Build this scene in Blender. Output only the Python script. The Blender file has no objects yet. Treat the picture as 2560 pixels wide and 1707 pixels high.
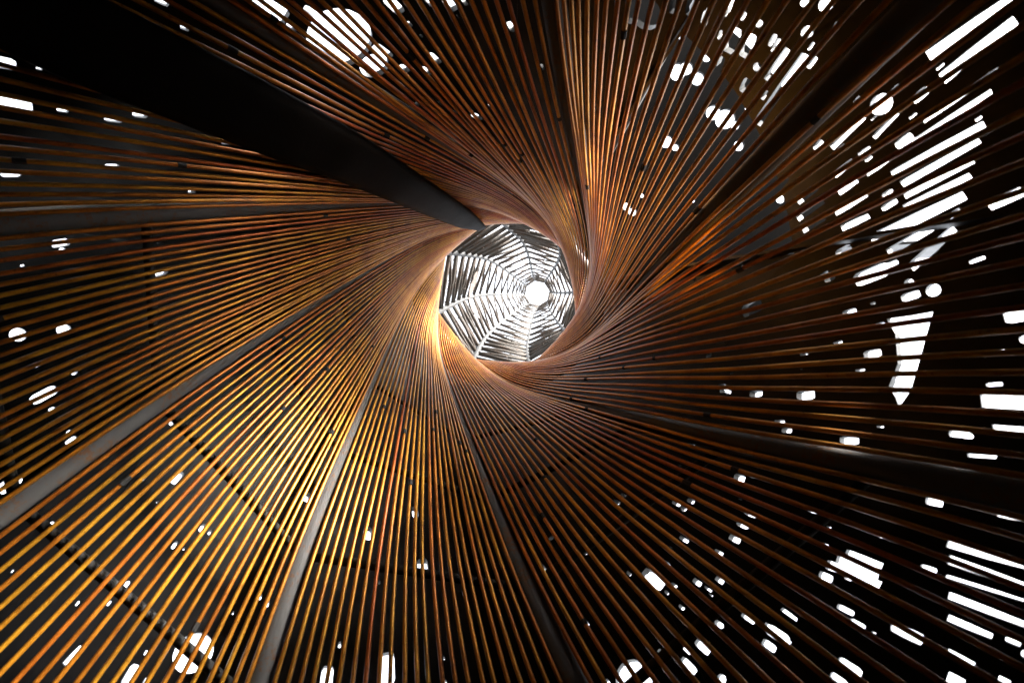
import bpy, bmesh, math, random
import numpy as np
from mathutils import Vector, Matrix
from mathutils.geometry import delaunay_2d_cdt

random.seed(7)
rng = np.random.default_rng(7)
sc = bpy.context.scene
COL = sc.collection
ZG = 0.9                                   # camera height above the paving
OFF = (-0.26256356130919295, -0.03177698807370117)   # tower axis seen from the camera

# ------------------------------------------------------------------ camera
M3 = [[0.9971523263676552, -0.007605634791981429, -0.07502927654578612],
      [0.0, 0.9949014334985644, -0.10085205809749818],
      [0.07541377871167212, 0.10056486435088625, 0.9920682789196087]]
cam_d = bpy.data.cameras.new('camera'); cam = bpy.data.objects.new('camera', cam_d)
COL.objects.link(cam); sc.camera = cam
cam_d.sensor_width = 36.0; cam_d.lens = 18.0
cam_d.clip_start = 0.02; cam_d.clip_end = 3000
sx, sy, sz = M3
right = (sx[0], -sy[0], sz[0]); up = (sx[1], -sy[1], sz[1]); fwd = (sx[2], -sy[2], sz[2])
cam.matrix_world = Matrix(((right[0], up[0], -fwd[0], -OFF[0]), (right[1], up[1], -fwd[1], OFF[1]),
                           (right[2], up[2], -fwd[2], ZG), (0, 0, 0, 1)))
cam_d.dof.use_dof = True; cam_d.dof.focus_distance = 2.2; cam_d.dof.aperture_fstop = 3.0

# ------------------------------------------------------------------ sky, sun, exposure
w = bpy.data.worlds.new('World'); sc.world = w; w.use_nodes = True
nt = w.node_tree; nt.nodes.clear()
sky = nt.nodes.new('ShaderNodeTexSky'); sky.sky_type = 'NISHITA'; sky.sun_disc = False
SUN_EL, SUN_AZ = math.radians(24), math.radians(-38)   # azimuth measured in the xy plane from +x
sky.sun_elevation = SUN_EL; sky.sun_rotation = math.radians(90) - SUN_AZ
sky.dust_density = 3.0
hsv = nt.nodes.new('ShaderNodeHueSaturation'); hsv.inputs['Saturation'].default_value = 0.22
bg = nt.nodes.new('ShaderNodeBackground'); bg.inputs['Strength'].default_value = 0.15
wo = nt.nodes.new('ShaderNodeOutputWorld')
nt.links.new(sky.outputs[0], hsv.inputs['Color']); nt.links.new(hsv.outputs[0], bg.inputs['Color'])
nt.links.new(bg.outputs[0], wo.inputs['Surface'])
sun_d = bpy.data.lights.new('sun', 'SUN'); sun = bpy.data.objects.new('sun', sun_d); COL.objects.link(sun)
sun_d.energy = 5; sun_d.angle = math.radians(14); sun_d.color = (1, .95, .88)
sdir = Vector((math.cos(SUN_EL) * math.cos(SUN_AZ), math.cos(SUN_EL) * math.sin(SUN_AZ), math.sin(SUN_EL)))
sun.rotation_euler = sdir.to_track_quat('Z', 'Y').to_euler()
vs = sc.view_settings
vs.view_transform = 'Standard'; vs.look = 'None'; vs.exposure = 3.95; vs.gamma = 1; vs.use_curve_mapping = False
sc.cycles.max_bounces = 8; sc.cycles.diffuse_bounces = 4; sc.cycles.glossy_bounces = 5
sc.cycles.sample_clamp_indirect = 6.0; sc.cycles.use_denoising = True

ADDED_HOOD_HOLES = [(55.71, 1.613, 0.0359), (43.09, 1.197, 0.0313), (40.49, 1.21, 0.0181), (51.74, 1.465, 0.0404), (35.77, 0.936, 0.0117), (35.89, 0.839, 0.0211), (32.9, 0.849, 0.0211), (49.08, 1.595, 0.02), (37.03, 1.581, 0.0176), (40.72, 1.447, 0.0364), (38.17, 1.47, 0.0484), (35.99, 1.491, 0.0226), (32.19, 1.456, 0.0259), (47.77, 1.502, 0.0322), (50.81, 1.502, 0.0322), (19.02, 1.532, 0.0225), (26.45, 1.146, 0.0116)]
HOLES = [(151.15, 1.135, 0.0227), (149.88, 1.181, 0.0054), (155.15, 1.166, 0.0316), (153.48, 1.232, 0.0106), (151.73, 1.313, 0.0187), (149.29, 1.354, 0.0162), (146.36, 1.512, 0.0078), (146.93, 1.567, 0.0143), (158.66, 1.339, 0.0161), (154.46, 1.46, 0.0033), (163.45, 1.183, 0.0169), (164.7, 1.258, 0.009), (158.55, 1.53, 0.0109), (154.33, 1.341, 0.0038), (162.6, 1.673, 0.0038), (127.8, 1.372, 0.0235), (126.02, 1.429, 0.0327), (122.69, 1.431, 0.045), (117.32, 1.491, 0.0234), (121.93, 1.493, 0.0149), (115.93, 1.596, 0.1122), (113.0, 1.732, 0.0541), (109.92, 1.697, 0.0364), (107.29, 1.791, 0.0205), (102.47, 1.831, 0.0235), (104.0, 1.756, 0.009), (100.43, 1.684, 0.0077), (101.86, 1.635, 0.0117), (99.48, 1.785, 0.028), (80.96, 1.668, 0.0191), (115.0, 1.875, 0.0203), (112.74, 2.026, 0.0289), (108.49, 1.976, 0.0124), (118.65, 1.96, 0.0056), (116.92, 2.048, 0.007), (93.4, 2.145, 0.0276), (96.29, 2.182, 0.0162), (88.3, 2.072, 0.013), (103.28, 1.565, 0.0313), (96.62, 1.578, 0.018), (92.84, 1.594, 0.025), (89.92, 1.589, 0.0136), (91.8, 1.635, 0.0065), (94.59, 1.679, 0.0048), (61.37, 1.73, 0.0079), (65.08, 1.813, 0.0073), (58.56, 1.897, 0.0173), (63.94, 1.912, 0.0066), (55.94, 1.89, 0.0076), (58.79, 1.493, 0.0362), (56.42, 1.48, 0.0507), (61.68, 1.491, 0.017), (53.15, 1.423, 0.0203), (52.29, 1.541, 0.0097), (87.68, 2.744, 0.0094), (73.03, 2.232, 0.0051), (50.75, 1.398, 0.024), (48.25, 1.365, 0.007), (48.17, 1.383, 0.0071), (47.78, 1.398, 0.0168), (46.22, 1.343, 0.0192), (45.61, 1.361, 0.0054), (43.56, 1.339, 0.0096), (41.27, 1.326, 0.0095), (39.06, 1.245, 0.01), (37.15, 1.221, 0.0174), (44.45, 1.401, 0.0112), (42.53, 1.39, 0.0298), (40.34, 1.372, 0.0274), (38.41, 1.326, 0.0133), (36.14, 1.269, 0.0145), (34.44, 1.227, 0.0098), (41.47, 1.447, 0.0186), (37.14, 1.383, 0.0119), (36.25, 1.431, 0.0184), (24.76, 1.192, 0.0095), (23.89, 1.218, 0.0244), (22.91, 1.164, 0.015), (13.7, 1.245, 0.0107), (12.24, 1.245, 0.016), (-1.52, 1.605, 0.0403), (7.26, 1.337, 0.0191), (3.73, 1.286, 0.036), (3.52, 1.37, 0.0137), (-1.36, 1.324, 0.0159), (0.93, 1.218, 0.0174), (1.59, 1.185, 0.0152), (2.51, 1.221, 0.0105), (-6.67, 1.269, 0.0181), (-19.33, 1.644, 0.0188), (-17.42, 1.523, 0.0218), (-14.69, 1.385, 0.0237), (-15.41, 1.638, 0.0065), (-10.9, 1.414, 0.004), (-6.95, 1.466, 0.0042), (-9.6, 1.699, 0.0049), (-4.61, 1.093, 0.0109), (-13.51, 1.104, 0.0088), (-0.79, 1.074, 0.0261), (-0.05, 1.28, 0.0055), (-20.98, 1.396, 0.0136), (-18.59, 1.264, 0.0199), (-6.71, 1.984, 0.0102), (-9.38, 1.976, 0.0085), (-3.13, 1.069, 0.0086), (171.49, 1.269, 0.0181), (172.52, 1.273, 0.0087), (175.1, 1.21, 0.0041), (170.23, 1.379, 0.0035), (169.45, 1.469, 0.0042), (174.87, 1.475, 0.0232), (-178.82, 1.512, 0.0086), (-177.58, 1.512, 0.0043), (-175.14, 1.466, 0.0101), (-175.86, 1.267, 0.0174), (-175.66, 1.194, 0.0188), (-171.2, 1.214, 0.0069), (-170.6, 1.26, 0.005), (-169.45, 1.269, 0.0087), (-167.1, 1.212, 0.0277), (-164.93, 1.216, 0.0069), (-164.63, 1.297, 0.0059), (-165.5, 1.324, 0.0023), (-168.77, 1.466, 0.0042), (-161.21, 1.229, 0.0056), (-159.9, 1.227, 0.0126), (-157.23, 1.429, 0.0131), (-156.12, 1.44, 0.0062), (-153.55, 1.392, 0.0072), (-146.12, 1.565, 0.0098), (-160.72, 1.576, 0.0063), (-179.01, 1.368, 0.0023), (-158.6, 1.115, 0.0064), (-157.31, 1.117, 0.0223), (-150.43, 1.135, 0.0136), (-150.38, 1.311, 0.006), (-148.11, 1.267, 0.0036), (-146.14, 1.308, 0.0034), (-147.98, 1.372, 0.0196), (-139.0, 1.282, 0.0103), (-137.64, 1.291, 0.0044), (-138.45, 1.348, 0.0116), (-137.12, 1.354, 0.0077), (-132.71, 1.73, 0.0079), (-129.89, 1.616, 0.0175), (-138.69, 1.174, 0.0107), (-140.57, 1.104, 0.0057), (-138.19, 1.137, 0.0058), (-147.89, 1.063, 0.0036), (-128.75, 1.381, 0.0087), (-123.53, 1.317, 0.0075), (-122.02, 1.313, 0.0097), (-125.25, 1.26, 0.004), (-130.48, 1.122, 0.0054), (-125.88, 1.166, 0.0516), (-129.83, 1.085, 0.0217), (-128.06, 1.091, 0.0078), (-119.02, 1.502, 0.0039), (-108.55, 1.304, 0.0074), (-108.19, 1.234, 0.0282), (-114.03, 1.624, 0.0251), (-106.41, 1.785, 0.0255), (-112.69, 1.739, 0.007), (-107.51, 1.736, 0.005), (-114.85, 1.664, 0.0048), (-99.78, 1.57, 0.0296), (-94.02, 1.611, 0.0037), (-106.86, 1.484, 0.0064), (-97.02, 1.526, 0.0044), (-90.18, 1.499, 0.0086), (-100.1, 1.286, 0.0386), (-91.7, 1.324, 0.0049), (-87.75, 1.3, 0.0045), (-79.42, 1.286, 0.004), (-79.76, 1.39, 0.004), (-78.38, 1.743, 0.0045), (-74.0, 1.554, 0.0186), (-72.79, 1.572, 0.0063), (-71.49, 1.666, 0.0105), (-70.68, 1.396, 0.008), (-61.92, 1.991, 0.0051), (-63.57, 1.98, 0.0062), (-65.24, 1.971, 0.0051), (-62.2, 1.703, 0.0058), (-63.24, 1.666, 0.0052), (-62.34, 1.627, 0.0042), (-56.75, 1.638, 0.0042), (-57.41, 1.598, 0.0041), (-64.68, 1.567, 0.0107), (-54.37, 1.697, 0.0136), (-52.27, 1.708, 0.0127), (-54.52, 1.398, 0.0352), (-53.57, 1.352, 0.007), (-51.94, 1.357, 0.0093), (-51.36, 1.414, 0.0141), (-63.25, 1.223, 0.0524), (-58.2, 1.243, 0.0142), (-43.06, 1.515, 0.0087), (-90.86, 1.273, 0.0073), (-31.97, 1.442, 0.0173), (-41.07, 1.512, 0.013), (-42.93, 1.51, 0.0121), (-35.22, 1.361, 0.0171), (-37.27, 1.359, 0.0163), (-31.75, 1.15, 0.0394), (-44.08, 1.166, 0.025), (-45.69, 1.161, 0.0149), (-49.32, 1.238, 0.0113), (-40.46, 1.069, 0.0214), (-42.12, 1.067, 0.0152), (-52.88, 1.221, 0.0192), (-52.77, 1.161, 0.0116), (-36.59, 1.1, 0.0141), (-55.65, 1.205, 0.0207), (-27.32, 1.148, 0.0046), (-36.1, 1.078, 0.0037)]
SLOTS = [[(29.53, 1.449), (31.76, 1.359), (33.67, 1.286), (34.55, 1.293), (32.97, 1.368), (30.87, 1.46)], [(34.15, 1.376), (34.96, 1.341), (35.8, 1.311), (36.54, 1.313), (35.95, 1.348), (35.18, 1.383)], [(21.26, 1.317), (22.24, 1.282), (23.18, 1.247), (23.73, 1.251), (22.95, 1.284), (22.02, 1.322)], [(20.41, 1.243), (21.2, 1.221), (21.97, 1.199), (22.34, 1.201), (21.67, 1.223), (20.91, 1.247)], [(18.84, 1.275), (19.04, 1.262), (19.33, 1.254), (19.95, 1.256), (19.83, 1.267), (19.64, 1.278)], [(17.55, 1.328), (18.08, 1.306), (18.66, 1.286), (19.3, 1.291), (18.91, 1.311), (18.4, 1.335)], [(16.41, 1.271), (16.82, 1.251), (17.28, 1.232), (17.88, 1.234), (17.59, 1.254), (17.2, 1.273)], [(18.42, 1.477), (19.08, 1.453), (19.8, 1.431), (20.56, 1.438), (20.06, 1.462), (19.42, 1.486)], [(15.52, 1.423), (16.11, 1.396), (16.74, 1.37), (17.46, 1.374), (17.04, 1.401), (16.49, 1.429)], [(15.1, 1.328), (15.55, 1.308), (16.06, 1.289), (16.71, 1.293), (16.39, 1.313), (15.96, 1.333)], [(12.97, 1.433), (13.78, 1.396), (14.6, 1.363), (15.32, 1.368), (14.72, 1.403), (13.95, 1.44)], [(12.45, 1.343), (13.19, 1.308), (13.95, 1.278), (14.59, 1.28), (14.03, 1.313), (13.33, 1.348)], [(10.95, 1.425), (11.54, 1.396), (12.18, 1.368), (12.91, 1.372), (12.49, 1.401), (11.94, 1.431)], [(10.11, 1.335), (10.6, 1.306), (11.13, 1.28), (11.79, 1.284), (11.45, 1.311), (11.0, 1.339)], [(25.28, 1.137), (25.88, 1.078), (26.49, 1.027), (27.38, 1.03), (27.11, 1.08), (26.64, 1.139)], [(22.86, 1.131), (23.86, 1.085), (24.8, 1.043), (25.6, 1.045), (24.94, 1.087), (24.04, 1.135)], [(19.98, 1.17), (20.89, 1.117), (21.72, 1.071), (22.18, 1.074), (21.51, 1.12), (20.66, 1.172)], [(18.07, 1.19), (19.19, 1.135), (20.17, 1.087), (20.61, 1.087), (19.79, 1.137), (18.73, 1.194)], [(15.03, 1.229), (16.25, 1.159), (17.33, 1.102), (18.06, 1.104), (17.26, 1.164), (16.15, 1.234)], [(13.9, 1.218), (15.07, 1.161), (16.1, 1.111), (16.62, 1.113), (15.78, 1.164), (14.68, 1.223)], [(12.49, 1.218), (13.48, 1.168), (14.38, 1.122), (14.85, 1.124), (14.11, 1.17), (13.18, 1.221)], [(11.04, 1.221), (12.06, 1.172), (13.01, 1.128), (13.58, 1.131), (12.83, 1.174), (11.87, 1.225)], [(7.58, 1.278), (9.42, 1.201), (10.98, 1.137), (11.89, 1.142), (10.67, 1.207), (8.98, 1.286)], [(5.91, 1.251), (7.91, 1.194), (9.66, 1.146), (10.29, 1.148), (8.76, 1.199), (6.83, 1.258)], [(3.91, 1.214), (5.96, 1.181), (7.88, 1.153), (8.57, 1.159), (6.84, 1.19), (4.82, 1.223)], [(-1.96, 1.254), (-1.45, 1.218), (-0.82, 1.183), (-3.37, 1.188), (-6.84, 1.192), (-9.95, 1.194), (-12.53, 1.205), (-11.39, 1.216), (-10.5, 1.229), (-7.41, 1.223), (-3.71, 1.236)], [(-9.1, 1.104), (-8.69, 1.082), (-8.31, 1.052), (-9.56, 1.047), (-10.01, 1.078), (-10.28, 1.098)], [(-11.74, 1.082), (-11.49, 1.065), (-11.13, 1.043), (-11.58, 1.041), (-11.96, 1.063), (-12.17, 1.078)], [(-15.24, 1.098), (-14.52, 1.065), (-14.82, 1.065), (-15.51, 1.095)], [(-135.49, 1.038), (-135.65, 1.054), (-135.91, 1.071), (-136.5, 1.069), (-136.4, 1.054), (-136.22, 1.038)], [(-34.18, 1.185), (-33.12, 1.146), (-32.1, 1.109), (-31.36, 1.111), (-32.16, 1.15), (-33.15, 1.19)], [(-31.57, 1.174), (-30.94, 1.148), (-30.26, 1.122), (-29.64, 1.124), (-30.12, 1.15), (-30.72, 1.177)], [(-45.05, 1.188), (-44.54, 1.164), (-43.99, 1.142), (-43.33, 1.144), (-43.67, 1.166), (-44.16, 1.192)], [(-41.84, 1.192), (-41.57, 1.177), (-41.28, 1.161), (-40.94, 1.164), (-41.12, 1.177), (-41.37, 1.192)], [(-24.68, 1.071), (-23.85, 1.027), (-23.06, 0.99), (-22.36, 0.99), (-22.92, 1.03), (-23.68, 1.074)], [(-26.09, 1.06), (-25.38, 1.019), (-24.67, 0.979), (-24.07, 0.981), (-24.55, 1.019), (-25.21, 1.063)], [(-27.35, 1.054), (-26.41, 1.012), (-25.58, 0.975), (-25.34, 0.975), (-26.11, 1.014), (-27.01, 1.054)], [(-28.93, 1.038), (-28.11, 0.997), (-27.34, 0.959), (-26.9, 0.962), (-27.5, 0.999), (-28.28, 1.041)], [(-30.69, 1.025), (-30.22, 1.001), (-29.73, 0.979), (-29.28, 0.981), (-29.63, 1.003), (-30.08, 1.027)], [(-33.23, 1.003), (-32.96, 0.988), (-32.66, 0.975), (-32.21, 0.977), (-32.38, 0.99), (-32.63, 1.005)], [(-35.1, 0.986), (-34.9, 0.979), (-34.6, 0.97), (-33.91, 0.973), (-34.03, 0.981), (-34.23, 0.99)], [(-30.74, 0.962), (-30.55, 0.951), (-30.34, 0.942), (-30.06, 0.942), (-30.2, 0.953), (-30.39, 0.964)], [(-32.29, 0.951), (-32.18, 0.946), (-32.0, 0.94), (-31.64, 0.942), (-31.7, 0.946), (-31.83, 0.953)]]
STRUT_PATH = [(143.31, 1.0, 0.932, 0.16), (142.95, 0.957, 0.982, 0.16), (142.29, 0.901, 1.046, 0.158), (140.68, 0.834, 1.138, 0.155), (139.11, 0.78, 1.221, 0.152), (137.18, 0.723, 1.317, 0.15), (134.64, 0.663, 1.451, 0.148), (131.1, 0.603, 1.63, 0.143), (126.01, 0.526, 1.947, 0.128), (120.27, 0.468, 2.312, 0.112), (114.64, 0.429, 2.677, 0.095), (108.64, 0.397, 2.91, 0.06)]
RP0, RP1 = 2, 3

# ------------------------------------------------------------------ shape of the tower
HK = np.array([-.9, 0., .6, .95, 1.35, 1.8, 2.3, 2.7, 3.0, 3.25, 3.5])
RK = np.array([2.55, 1.90, 1.4598, 1.1122, .8156, .655, .5530, .4850, .4380, .484, .545])
TH = np.array([.6, .95, 1.35, 1.8, 2.3, 2.7, 3.0, 3.5])
TT = np.array([-0.21503, -0.29217, -0.45158, -0.67144, -1.0032, -1.43068, -1.91804, -2.1607])
D0 = np.array([.17271, -.008, -.09848, -.08154, -.01069, .02596, .10, .25])
D1 = np.array([.04844, .06727, .00628, -.03943, -.04707, -.12538, -.10, -.02])
LH = np.array([3.3, 3.6, 4.2, 5., 6.3, 8.5, 12.])
LR = np.array([.55, .563, .550, .556, .526, .368, .298])
LT = np.radians(np.array([-118., -121., -126., -130.5, -133.5, -132.7, -124.7]))
LO = (-.056, -.054)

def spline(x, xk, yk):
    x = np.atleast_1d(np.asarray(x, float)); n = len(xk); h = np.diff(xk)
    A = np.zeros((n, n)); b = np.zeros(n); A[0, 0] = A[-1, -1] = 1
    for i in range(1, n - 1):
        A[i, i-1] = h[i-1]; A[i, i] = 2 * (h[i-1] + h[i]); A[i, i+1] = h[i]
        b[i] = 6 * ((yk[i+1] - yk[i]) / h[i] - (yk[i] - yk[i-1]) / h[i-1])
    m = np.linalg.solve(A, b); i = np.clip(np.searchsorted(xk, x) - 1, 0, n - 2); d = x - xk[i]
    return yk[i] + d * ((yk[i+1] - yk[i]) / h[i] - h[i] * (2*m[i] + m[i+1]) / 6) + m[i]/2*d*d + (m[i+1]-m[i])/(6*h[i])*d**3

def radius(h): return np.exp(spline(h, HK, np.log(RK)))
def twist(h):
    h = np.atleast_1d(np.asarray(h, float)); t = spline(np.maximum(h, .6), TH, TT)
    return t + np.where(h < .6, (.6 - h) * .13, 0)
def shell_radius(h): return 1.07 * radius(h) + .11
def corner(j, h, extra=0.0):
    h = np.atleast_1d(np.asarray(h, float))
    a = math.pi + j * math.pi / 4 + twist(h) + D0[j] * np.clip((3.5 - h) / .5, 0, 1)
    r = radius(h) * (1 + D1[j] * np.clip((3 - h) / 2, 0, 1.1)) + extra
    return np.stack([r * np.cos(a), -r * np.sin(a), h + ZG], 1)
def lat_corner(j, h, extra=0.0):
    h = np.atleast_1d(np.asarray(h, float))
    a = math.pi + j * math.pi / 4 + spline(h, LH, LT); r = np.exp(spline(h, LH, np.log(LR))) + extra
    f = np.clip((h - 3.3) / 8.7, 0, 1.1)
    return np.stack([LO[0] * f + r * np.cos(a), -(LO[1] * f + r * np.sin(a)), h + ZG], 1)

# ------------------------------------------------------------------ object helpers
def mesh_obj(name, verts, faces, mat, parent=None, smooth=True):
    me = bpy.data.meshes.new(name); me.from_pydata([tuple(v) for v in verts], [], faces); me.update()
    if smooth: me.polygons.foreach_set('use_smooth', [True] * len(me.polygons))
    if mat: me.materials.append(mat)
    o = bpy.data.objects.new(name, me); COL.objects.link(o)
    if parent: o.parent = parent
    return o
def thing(name, label, cat, kind=None):
    o = bpy.data.objects.new(name, None); COL.objects.link(o); o['label'] = label; o['category'] = cat
    o.empty_display_size = .1
    return o
def tube(path, rad, seg=8, flat=None, caps=True, closed=False, vf=None):
    """verts, faces of a tube along path; rad scalar or per-point; flat = (width, depth) per-point for a flattened section"""
    p = np.asarray(path, float); n = len(p)
    if closed: t = np.roll(p, -1, 0) - np.roll(p, 1, 0)
    else:
        t = np.gradient(p, axis=0)
    t /= np.linalg.norm(t, axis=1)[:, None]
    ref = np.array([0, 0, 1.]) if abs(t[0][2]) < .9 else np.array([1., 0, 0])
    u = ref - t[0] * (ref @ t[0]); u /= np.linalg.norm(u)
    rad = np.broadcast_to(rad, (n,))
    V = []; F = []
    a = np.arange(seg) * 2 * math.pi / seg
    base = 0
    for i in range(n):
        u = u - t[i] * (u @ t[i]); u /= np.linalg.norm(u); v = np.cross(t[i], u)
        if vf is not None:
            uu = vf[i] - t[i] * (vf[i] @ t[i]); uu /= np.linalg.norm(uu); vv = np.cross(t[i], uu)
            # rounded-rectangle section, uu = depth direction
            c = np.cos(a); s = np.sin(a); k = 4.0
            q = (np.abs(c) ** k + np.abs(s) ** k) ** (-1 / k)
            V += list(p[i] + np.outer(c * q * flat[i][1] / 2, uu) + np.outer(s * q * flat[i][0] / 2, vv))
        else:
            V += list(p[i] + rad[i] * (np.outer(np.cos(a), u) + np.outer(np.sin(a), v)))
    m = n if closed else n - 1
    for i in range(m):
        b0 = i * seg; b1 = ((i + 1) % n) * seg
        for k in range(seg):
            k2 = (k + 1) % seg; F.append((b0 + k, b0 + k2, b1 + k2, b1 + k))
    if caps and not closed:
        F.append(tuple(reversed(range(seg)))); F.append(tuple(range((n-1)*seg, n*seg)))
    return V, F

# ------------------------------------------------------------------ materials
def new_mat(name):
    m = bpy.data.materials.new(name); m.use_nodes = True
    return m, m.node_tree, m.node_tree.nodes['Principled BSDF']
def ramp(nt, stops):
    r = nt.nodes.new('ShaderNodeValToRGB'); e = r.color_ramp.elements
    e[0].position, e[0].color = stops[0][0], (*stops[0][1], 1); e[1].position, e[1].color = stops[-1][0], (*stops[-1][1], 1)
    for p, c in stops[1:-1]:
        x = e.new(p); x.color = (*c, 1)
    return r
def noise(nt, scale, detail=4, rough=.6, vec=None):
    t = nt.nodes.new('ShaderNodeTexNoise'); t.inputs['Scale'].default_value = scale
    t.inputs['Detail'].default_value = detail; t.inputs['Roughness'].default_value = rough
    if vec: nt.links.new(vec, t.inputs['Vector'])
    return t
def obj_coord(nt):
    return nt.nodes.new('ShaderNodeTexCoord').outputs['Object']
def mix(nt, fac, a, b, mode='MIX'):
    m = nt.nodes.new('ShaderNodeMix'); m.data_type = 'RGBA'; m.blend_type = mode
    for s, x in ((0, fac), (6, a), (7, b)):
        if hasattr(x, 'links'): nt.links.new(x, m.inputs[s])
        elif s == 0: m.inputs[0].default_value = x
        else: m.inputs[s].default_value = (*x, 1)
    return m.outputs[2]

def rod_material():
    m, nt, b = new_mat('rusted_rod')
    info = nt.nodes.new('ShaderNodeObjectInfo')
    tone = ramp(nt, [(0, (.29, .062, .006)), (.10, (.33, .105, .007)), (.5, (.375, .155, .009)), (1, (.40, .19, .011))])
    nt.links.new(info.outputs['Random'], tone.inputs[0])
    co = obj_coord(nt)
    n1 = noise(nt, 14, 5, .65, co); n2 = noise(nt, 140, 3, .6, co)
    r1 = ramp(nt, [(.35, (.55, .45, .4)), (.6, (1, 1, 1))]); nt.links.new(n1.outputs[0], r1.inputs[0])
    r2 = ramp(nt, [(.30, (.25, .2, .18)), (.40, (1, 1, 1))]); nt.links.new(n2.outputs[0], r2.inputs[0])
    c = mix(nt, 1, tone.outputs[0], r1.outputs[0], 'MULTIPLY'); c = mix(nt, .7, c, r2.outputs[0], 'MULTIPLY')
    nt.links.new(c, b.inputs['Base Color'])
    b.inputs['Metallic'].default_value = .5; b.inputs['Coat Weight'].default_value = .0; b.inputs['Coat Roughness'].default_value = .25
    rr = nt.nodes.new('ShaderNodeMapRange'); rr.inputs[3].default_value = .32; rr.inputs[4].default_value = .5
    nt.links.new(n1.outputs[0], rr.inputs[0]); nt.links.new(rr.outputs[0], b.inputs['Roughness'])
    bp = nt.nodes.new('ShaderNodeBump'); bp.inputs['Strength'].default_value = .12; bp.inputs['Distance'].default_value = .002
    nt.links.new(n2.outputs[0], bp.inputs['Height']); nt.links.new(bp.outputs[0], b.inputs['Normal'])
    return m
def steel_material(name, base, rust, rust_amt, rough, metal, scale=9):
    m, nt, b = new_mat(name); co = obj_coord(nt)
    n0 = noise(nt, 3, 5, .6, co); n1 = noise(nt, scale, 6, .7, co); n2 = noise(nt, 90, 4, .7, co)
    r0 = ramp(nt, [(.3, tuple(x * .7 for x in base)), (.7, tuple(min(1, x * 1.25) for x in base))]); nt.links.new(n0.outputs[0], r0.inputs[0])
    mul = nt.nodes.new('ShaderNodeMath'); mul.operation = 'MULTIPLY'
    nt.links.new(n1.outputs[0], mul.inputs[0]); nt.links.new(n2.outputs[0], mul.inputs[1])
    rm = ramp(nt, [(rust_amt, (0, 0, 0)), (rust_amt + .08, (1, 1, 1))]); nt.links.new(mul.outputs[0], rm.inputs[0])
    c = mix(nt, rm.outputs[0], r0.outputs[0], rust); nt.links.new(c, b.inputs['Base Color'])
    b.inputs['Metallic'].default_value = metal
    mr = nt.nodes.new('ShaderNodeMapRange'); mr.inputs[3].default_value = rough - .1; mr.inputs[4].default_value = rough + .15
    nt.links.new(n1.outputs[0], mr.inputs[0]); nt.links.new(mr.outputs[0], b.inputs['Roughness'])
    bp = nt.nodes.new('ShaderNodeBump'); bp.inputs['Strength'].default_value = .2; bp.inputs['Distance'].default_value = .003
    nt.links.new(n2.outputs[0], bp.inputs['Height']); nt.links.new(bp.outputs[0], b.inputs['Normal'])
    return m
MAT_ROD = rod_material()
MAT_PIPE = steel_material('grey_steel', (.060, .058, .056), (.085, .04, .016), .27, .7, .0)
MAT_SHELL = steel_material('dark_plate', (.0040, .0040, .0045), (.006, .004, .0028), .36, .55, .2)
MAT_HOOP = steel_material('dark_hoop_steel', (.012, .0115, .011), (.02, .012, .007), .34, .7, .0)
MAT_RIB = steel_material('pale_steel', (.0075, .0075, .0077), (.012, .009, .006), .40, .7, .0)
MAT_BAR = steel_material('weathered_bar', (.013, .010, .007), (.022, .011, .005), .25, .75, .0)
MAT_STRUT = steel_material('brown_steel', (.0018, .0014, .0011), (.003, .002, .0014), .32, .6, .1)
MAT_RUST = steel_material('flaking_rust', (.022, .0105, .004), (.014, .006, .0025), .25, .8, .0, 25)
MAT_FLAKE = steel_material('rust_scale', (.018, .013, .009), (.03, .016, .007), .25, .8, .0, 25)

for m_ in (MAT_SHELL, MAT_STRUT, MAT_BAR, MAT_FLAKE, MAT_HOOP, MAT_PIPE, MAT_RIB): m_.node_tree.nodes['Principled BSDF'].inputs['Specular IOR Level'].default_value = .2
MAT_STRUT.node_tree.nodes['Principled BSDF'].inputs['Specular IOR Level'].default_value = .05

# ------------------------------------------------------------------ ground
gm, gnt, gb = new_mat('paving')
gc = obj_coord(gnt); gn = noise(gnt, 2.5, 8, .65, gc)
gr = ramp(gnt, [(.3, (.13, .125, .12)), (.7, (.20, .195, .185))]); gnt.links.new(gn.outputs[0], gr.inputs[0])
gnt.links.new(gr.outputs[0], gb.inputs['Base Color']); gb.inputs['Roughness'].default_value = .9
S = 1500
g = mesh_obj('ground', [(-S, -S, 0), (S, -S, 0), (S, S, 0), (-S, S, 0)], [(0, 1, 2, 3)], gm, smooth=False); g['kind'] = 'structure'
fm, fnt, fb = new_mat('bounce_absorber')  # added dark disc, unseen, that cuts light bounced up from the floor
fc = obj_coord(fnt); fn = noise(fnt, 40, 8, .7, fc)
fr = ramp(fnt, [(.3, (.018, .017, .016)), (.7, (.06, .055, .05))]); fnt.links.new(fn.outputs[0], fr.inputs[0])
fnt.links.new(fr.outputs[0], fb.inputs['Base Color']); fb.inputs['Roughness'].default_value = .95
fl_n = 48
fo_ = mesh_obj('bounce_absorber_floor', [(3.1 * math.cos(2*math.pi*i/fl_n), 3.1 * math.sin(2*math.pi*i/fl_n), .004) for i in range(fl_n)], [tuple(range(fl_n))], fm, smooth=False); fo_['kind'] = 'structure'

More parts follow.
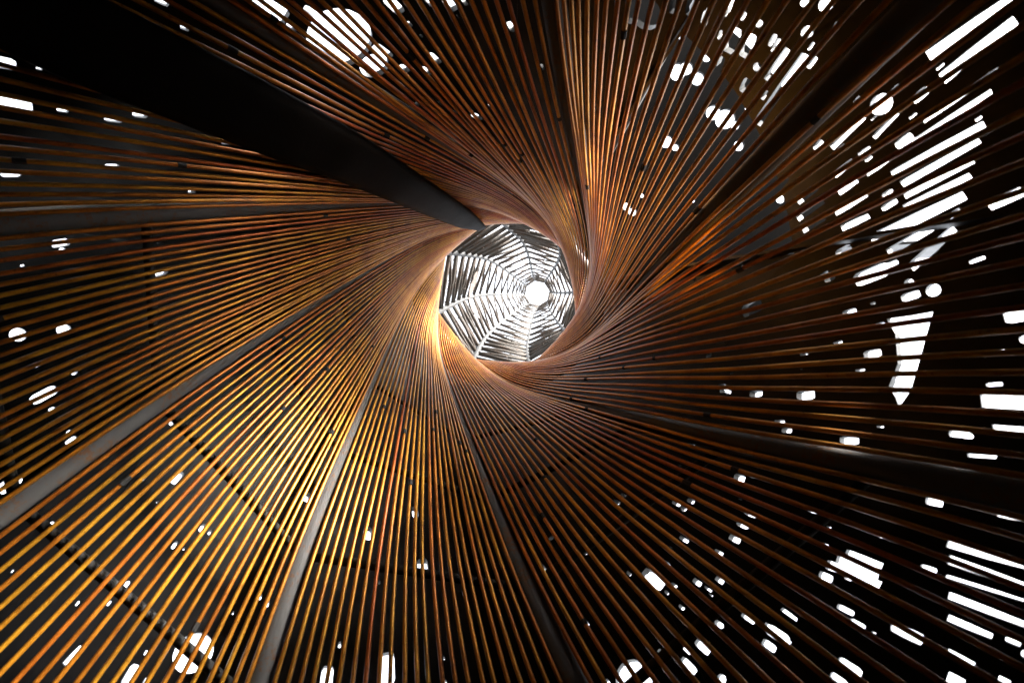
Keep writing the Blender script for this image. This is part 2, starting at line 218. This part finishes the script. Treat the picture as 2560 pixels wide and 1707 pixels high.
# ------------------------------------------------------------------ perforated outer wall
wall = thing('perforated_wall', 'dark steel outer wall pierced by round holes behind the orange rods', 'wall')
wall['kind'] = 'thing'
shapes = []
for th, h, r in HOLES:
    R = float(shell_radius(h)[0]); dR = float((shell_radius(h + .01)[0] - shell_radius(h - .01)[0]) / .02)
    ms = math.sqrt(1 + dR * dR); n = 10 if r < .012 else 16 if r < .03 else 24
    ph = random.random()
    if r < .05 and random.random() < .88:     # most of the smaller cuts are short slots lying along the rods
        tw = float((twist(h + .01)[0] - twist(h - .01)[0]) / .02); ux, uy = R * tw, ms; q = math.hypot(ux, uy); ux /= q; uy /= q
        asp = random.uniform(.4, .6); loop = []
        for k in range(n):
            c, s_ = math.cos(2*math.pi*(k + .5)/n), math.sin(2*math.pi*(k + .5)/n)
            e = (abs(c)**8 + abs(s_)**8) ** -.125
            a_, b_ = 1.05 * r * c * e, r * asp * s_ * e
            loop.append((math.radians(th) + (a_ * ux - b_ * uy) / R, h + (a_ * uy + b_ * ux) / ms))
        shapes.append(loop)
    else:
        rr = r * .88
        shapes.append([(math.radians(th) + rr * math.cos(2*math.pi*(k + ph)/n) / R, h + rr * math.sin(2*math.pi*(k + ph)/n) / ms) for k in range(n)])
for _ in range(190):                         # many short cuts, thickest on the right of the picture
    t_ = rng.uniform(-75, 135); h = rng.uniform(.86, 1.45) if rng.random() < .7 else rng.uniform(1.2, 2.1)
    R = float(shell_radius(h)[0]); tw = float((twist(h + .01)[0] - twist(h - .01)[0]) / .02)
    dR = float((shell_radius(h + .01)[0] - shell_radius(h - .01)[0]) / .02); ms = math.sqrt(1 + dR * dR)
    ux, uy = R * tw, ms; q = math.hypot(ux, uy); ux /= q; uy /= q
    L = rng.uniform(.006, .022) * (1.5 if h < 1.1 else .8); W = L * rng.uniform(.25, .6); loop = []
    for k in range(12):
        c, s_ = math.cos(2*math.pi*(k + .5)/12), math.sin(2*math.pi*(k + .5)/12); e = (abs(c)**8 + abs(s_)**8) ** -.125
        loop.append((math.radians(t_) + (L*c*e*ux - W*s_*e*uy) / R, h + (L*c*e*uy + W*s_*e*ux) / ms))
    shapes.append(loop)
for pl in SLOTS: shapes.append([(math.radians(t), h) for t, h in pl])
def inside(poly, x, y):
    c = False; j = len(poly) - 1
    for i in range(len(poly)):
        xi, yi = poly[i]; xj, yj = poly[j]
        if (yi > y) != (yj > y) and x < (xj - xi) * (y - yi) / (yj - yi) + xi: c = not c
        j = i
    return c
def shell_point(x, h, off):
    R = shell_radius(h); dR = (shell_radius(h + .01) - shell_radius(h - .01)) / .02
    ln = np.sqrt(1 + dR * dR); rr = R + off / ln; zz = h - off * dR / ln
    return np.stack([rr * np.cos(x), -rr * np.sin(x), zz + ZG], 1)
H0, H1 = -.895, 3.45; TWO = 2 * math.pi; GAP = -.006
SUN_GAP_X = (8, 50)                          # bays with an added gap letting the sun in, under an added hood
def WALL_TOP(d): return SUN_GAP_H if SUN_GAP_X[0] < (d + 180) % 360 - 180 < SUN_GAP_X[1] else 3.44
SUN_GAP_H = 1.46
def sheet(name, xa, xb, y0, y1, nx, ny, point, shapes, lap, keep_at):
    """one sheet of plate in (angle, height) cut by the hole outlines in shapes, with real thickness"""
    mid = (xa + xb) / 2; pts = []; edges = []
    def add_loop(loop):
        s = len(pts); pts.extend(loop); n = len(loop)
        edges.extend((s + i, s + (i + 1) % n) for i in range(n))
    ys = [y0 + (y1 - y0) * i / ny for i in range(ny + 1)]
    add_loop([(xa + (xb - xa) * i / nx, y0) for i in range(nx)] + [(xb, q) for q in ys[:-1]] +
             [(xb - (xb - xa) * i / nx, y1) for i in range(nx)] + [(xa, q) for q in reversed(ys[1:])])
    loc = []
    for s in shapes:
        cx = sum(p[0] for p in s) / len(s); sh = round((mid - cx) / TWO) * TWO
        q = [(p[0] + sh, p[1]) for p in s]
        if max(p[0] for p in q) > xa and min(p[0] for p in q) < xb and max(p[1] for p in q) > y0 and min(p[1] for p in q) < y1:
            loc.append(q); add_loop(q)
    pts += [(xa + (xb - xa) * i / nx, q) for i in range(1, nx) for q in ys[1:-1]]
    vo, eo, fo, *_ = delaunay_2d_cdt([Vector(p) for p in pts], edges, [], 0, 1e-6)
    boxes = [(min(p[0] for p in q), max(p[0] for p in q), min(p[1] for p in q), max(p[1] for p in q), q) for q in loc]
    keep = []
    for f in fo:
        cx = sum(vo[i][0] for i in f) / len(f); cy = sum(vo[i][1] for i in f) / len(f)
        if not (xa < cx < xb and y0 < cy < y1) or not keep_at(math.degrees(cx), cy): continue
        if any(b[0] <= cx <= b[1] and b[2] <= cy <= b[3] and inside(b[4], cx, cy) for b in boxes): continue
        keep.append(tuple(f))
    X = np.array([v[0] for v in vo]); Y = np.array([v[1] for v in vo]); n = len(vo)
    V = list(point(X, Y, lap)) + list(point(X, Y, .022 + lap))
    F = []; cnt = {}
    for f in keep:
        F.append(f); F.append(tuple(i + n for i in reversed(f)))
        for a, b in zip(f, f[1:] + f[:1]):
            if (b, a) in cnt: del cnt[(b, a)]
            else: cnt[(a, b)] = 1
    for a, b in cnt: F.append((b, a, a + n, b + n))
    used = sorted({i for f in F for i in f}); re = {o: q for q, o in enumerate(used)}
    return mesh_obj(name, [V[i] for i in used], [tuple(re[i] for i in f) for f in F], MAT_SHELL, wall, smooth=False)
def wall_at(d, y): return y < WALL_TOP(d)
shapes.append([(math.radians(t), SUN_GAP_H) for t in np.linspace(SUN_GAP_X[0], SUN_GAP_X[1], 14)] + [(math.radians(t), 4) for t in (SUN_GAP_X[1], SUN_GAP_X[0])])
for k in range(8):
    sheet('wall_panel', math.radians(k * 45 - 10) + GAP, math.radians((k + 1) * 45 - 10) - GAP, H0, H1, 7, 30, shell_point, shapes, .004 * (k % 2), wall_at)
def added_hood_height(r): return 3.02 - .2 * (np.asarray(r, float) - .52) / .98
def added_hood_point(x, r, off):
    return np.stack([r * np.cos(x), -r * np.sin(x), added_hood_height(r) + off + ZG], 1)
added_hood_shapes = []
for th, r, rr in ADDED_HOOD_HOLES:
    n = 10 if rr < .02 else 20; ph = random.random()
    added_hood_shapes.append([(math.radians(th) + rr * math.cos(2*math.pi*(k + ph)/n) / r, r + rr * math.sin(2*math.pi*(k + ph)/n)) for k in range(n)])
for k in range(8):                          # sheets of an added hood hiding sky from below, open to low sun
    a0 = -8 + k * 10
    sheet('added_hood_panel', math.radians(a0) - .006, math.radians(a0 + 10) + .006, .52, 1.75, 4, 6, added_hood_point, added_hood_shapes, .004 * (k % 2), lambda d, y: True)

for d, e in ((SUN_GAP_X[0] + 1, 3), (SUN_GAP_X[1] - 1, 60)):   # added end cheeks blocking stray sun from the neighbouring bays
    hs = np.linspace(1.0, 3.0, 21); a = math.radians(d); e = math.radians(e); V = []; F = []
    inner = radius(hs) + .085
    for t_ in (-.004, .004):
        for q in range(21):
            far = shell_radius(hs[q])[0] - inner[q] - .004 if hs[q] < SUN_GAP_H else (1.1 if hs[q] < 2.7 else 1.1 - (hs[q] - 2.7) * 3.4)
            for r_ in (0, max(float(far), .01)):
                V.append((inner[q] * math.cos(a) + r_ * math.cos(e) - t_ * math.sin(e), -inner[q] * math.sin(a) - r_ * math.sin(e) - t_ * math.cos(e), hs[q] + ZG))
    for q in range(20):
        b = q * 2; F += [(b, b + 1, b + 3, b + 2), (b + 42, b + 44, b + 45, b + 43), (b, b + 2, b + 44, b + 42), (b + 1, b + 43, b + 45, b + 3)]
    mesh_obj('added_sun_cheek', V, F, MAT_SHELL, wall, smooth=False)

V = []; F = []; n = 64                       # dark collar added to hide sky glimpses between the wall's top and the rods
ri, ro = float(radius(3.3)[0]) + .02, float(shell_radius(3.44)[0]) + .02
for r_, h_ in ((ri, 3.36), (ro, 3.455), (ro, 3.475), (ri, 3.38)):
    for q in range(n): V.append((r_ * math.cos(TWO*q/n), -r_ * math.sin(TWO*q/n), h_ + ZG))
for a in range(4):
    for q in range(n): F.append((a*n + q, a*n + (q+1) % n, ((a+1) % 4)*n + (q+1) % n, ((a+1) % 4)*n + q))
mesh_obj('sky_block_collar', V, F, MAT_SHELL, wall, smooth=False)

# ------------------------------------------------------------------ twisted funnel of rods
funnel = thing('twisted_funnel', 'twisted funnel of rusty orange rods narrowing to the round opening overhead', 'rod funnel')
NR = 23
hh_full = np.concatenate([np.linspace(-.9, .5, 8)[:-1], np.linspace(.5, 2.6, 44)[:-1], np.linspace(2.6, 3.5, 26)])
for j in range(8):
    hh = hh_full
    pad = .55 * np.clip((3.0 - hh) / 1.2, 0, 1) + .05
    A = corner(j, hh); B = corner((j + 1) % 8, hh)
    for i in range(NR):
        f = (i + .5 + pad) / (NR + 2 * pad)
        f = f + (rng.normal() * .0012 + .0016 * np.sin(hh * rng.uniform(1.5, 4) + rng.uniform(0, 6))) * np.clip((3.0 - hh) / 1.5, .12, 1)
        P = A + (B - A) * f[:, None]
        nrm = P.copy(); nrm[:, 2] = 0; nrm /= np.linalg.norm(nrm, axis=1)[:, None]
        P += nrm * (.003 * rng.normal() + .003 * np.sin(hh * rng.uniform(1, 3) + rng.uniform(0, 6)))[:, None] * np.clip((3.0 - hh) / 1.5, .12, 1)[:, None]
        V, F = tube(P, np.interp(hh, [1.6, 2.4, 3.0], [.0056, .0049, .0042]), 9)
        mesh_obj('rod', V, F, MAT_ROD, funnel)
        if rng.random() < .3:                # a short dark sleeve where two lengths of rod are joined
            q = int(rng.integers(len(hh) // 4, len(hh) - 34)); c = P[q]; d = P[q + 1] - P[q]; d /= np.linalg.norm(d); L = rng.uniform(.006, .014)
            V, F = tube(np.array([c - d * L, c + d * L]), .0074, 8); mesh_obj('sleeve', V, F, MAT_HOOP, funnel, smooth=False)
hp = np.linspace(-.9, 3.5, 70)
for j in range(8):
    V, F = tube(corner(j, hp, .026), .031, 16); mesh_obj('pipe', V, F, MAT_PIPE, funnel)
for h0, rr in ((.68, .013), (1.08, .013), (1.36, .013), (1.72, .012), (2.12, .010)):
    for j in range(4):                      # straight tie bars behind the rods of the four far bays
        A = corner(j, h0, .045)[0]; B = corner(j + 1, h0, .045)[0]
        V, F = tube(np.array([A + (B - A) * t for t in (.04, .35, .65, .96)]), rr, 10); mesh_obj('tie_bar', V, F, MAT_HOOP, funnel)

# ------------------------------------------------------------------ broad strut across the rods
pth = np.array(STRUT_PATH); s0 = np.linspace(0, 1, len(pth)); s1 = np.linspace(0, 1, 60)
ht = np.interp(s1, s0, pth[:, 2])
th = np.radians(spline(s1, s0, pth[:, 0])); rd = spline(s1, s0, pth[:, 1]); wd = spline(s1, s0, pth[:, 3])
wd = wd * np.interp(s1, [0, .5, .9, 1], [1.15, 1.22, 1.15, .8])
SP = np.stack([rd * np.cos(th), -rd * np.sin(th), ht + ZG], 1)
d0 = SP[0] - SP[3]; d0 /= np.linalg.norm(d0); 
ext = [SP[0] + d0 * e for e in np.linspace(1.55, .1, 14)]
SP = np.concatenate([np.array(ext), SP]); wd = np.concatenate([np.full(14, wd[0]), wd])
dep = SP.copy(); dep[:, 2] = 0; dep = -dep / np.linalg.norm(dep, axis=1)[:, None]; dep[:, 2] = -.7
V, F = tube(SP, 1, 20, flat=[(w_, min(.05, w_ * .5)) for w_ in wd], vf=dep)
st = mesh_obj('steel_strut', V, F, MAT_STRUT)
st['label'] = 'broad dark brown steel strut crossing the upper left rods towards the opening'; st['category'] = 'strut'

# ------------------------------------------------------------------ lattice tower seen through the opening
lat = thing('lattice_tower', 'pale octagonal lattice tower rising above the opening with open white top', 'lattice tower')
lh = np.linspace(3.46, 12., 70)
for j in range(8):
    V, F = tube(lat_corner(j, lh), np.interp(lh, [3.3, 6, 12], [.022, .020, .013]), 10); mesh_obj('rib', V, F, MAT_RIB, lat)
levels = [3.56]; d = .19
while levels[-1] < 11.8: levels.append(levels[-1] + d); d = min(.60, d * 1.12)
levels[-1] = 11.95
flV = []; flF = []
def flakes(P, Q, n, size):
    for _ in range(n):
        t = rng.uniform(.05, .95) if rng.random() < .5 else rng.beta(2, 2) * .9 + .05
        c = P + (Q - P) * t + rng.normal(size=3) * size * .8
        a = rng.normal(size=3); a /= np.linalg.norm(a); b = np.cross(a, rng.normal(size=3)); b /= np.linalg.norm(b)
        n0 = np.cross(a, b); L = size * rng.uniform(.5, 1.8); W = size * rng.uniform(.15, .6)
        s = len(flV)
        for sa, sb in ((-1, -.6), (-.2, -1), (1, -.2), (.4, 1), (-.7, .7)): flV.append(c + a * sa * L + b * sb * W)
        for sa, sb in ((-1, -.6), (-.2, -1), (1, -.2), (.4, 1), (-.7, .7)): flV.append(c + a * sa * L + b * sb * W + n0 * .0025)
        flF.append((s, s+1, s+2, s+3, s+4)); flF.append((s+9, s+8, s+7, s+6, s+5))
        for q in range(5): flF.append((s + q, s + (q+1) % 5, s + 5 + (q+1) % 5, s + 5 + q))
for li, h0 in enumerate(levels):
    h1 = levels[li + 1] if li + 1 < len(levels) else None
    for j in range(8):
        jn = (j + 1) % 8
        A = lat_corner(j, h0)[0]; B = lat_corner(jn, h0)[0]
        br = float(np.interp(h0, [3.4, 5, 12], [.0185, .0165, .011]))
        V, F = tube(np.array([A, (A + B) / 2 + rng.normal(size=3) * .006, B]), br, 7); mesh_obj('cross_bar', V, F, MAT_BAR, lat)
        flakes(A, B, 10 if h0 < 5 else 12, .011)
        if h1:
            if j % 2 == 0: P, Q = lat_corner(j, h0 + .02)[0], lat_corner(jn, h1 - .02)[0]
            else: P, Q = lat_corner(j, h1 - .02)[0], lat_corner(jn, h0 + .02)[0]
            V, F = tube(np.array([P, (P + Q) / 2 + rng.normal(size=3) * .008, Q]), br * .75, 7); mesh_obj('diagonal_bar', V, F, MAT_BAR, lat)
            flakes(P, Q, 9 if h0 < 5 else 12, .010)
fl = mesh_obj('rust_flakes', flV, flF, MAT_FLAKE, lat, smooth=False); fl['kind'] = 'stuff'
for nm, h0, rr, m_ in (('top_ring', 12., .016, MAT_RIB), ('base_ring', 3.50, .018, MAT_BAR)):
    ring = []
    for j in range(8):
        A = lat_corner(j, h0)[0]; B = lat_corner((j + 1) % 8, h0)[0]; ring += [A + (B - A) * t for t in (0.03, .35, .65, .97)]
    V, F = tube(np.array(ring), rr, 8, closed=True); mesh_obj(nm, V, F, m_, lat)
# ragged rusty plates hanging on two neighbouring bays of the lattice
def plate(j, h0, t0, t1, hw):
    A = lat_corner(j, h0)[0]; B = lat_corner((j + 1) % 8, h0)[0]; n = 14
    ax = (B - A) / np.linalg.norm(B - A); out = np.array([A[0] + B[0], A[1] + B[1], 0]); out /= np.linalg.norm(out)
    V = []; F = []
    for i in range(n):
        t = t0 + (t1 - t0) * i / (n - 1); e = math.sin(math.pi * (i + .6) / n) ** .8
        for s in (-1, 1):
            for o_ in (0, .006):
                V.append(A + (B - A) * t + np.array([0, 0, 1.]) * s * hw * e * rng.uniform(.6, 1.1) + out * (o_ - .02))
    for i in range(n - 1):
        a = i * 4; b = a + 4
        F += [(a, b, b+2, a+2), (a+1, a+3, b+3, b+1), (a, a+1, b+1, b), (a+2, b+2, b+3, a+3)]
    F += [(0, 2, 3, 1), ((n-1)*4, (n-1)*4+1, (n-1)*4+3, (n-1)*4+2)]
    mesh_obj('rust_plate', V, F, MAT_RUST, lat, smooth=False)
plate(RP0, 5.05, .35, .98, .16); plate(RP1, 5.05, .02, .55, .16)
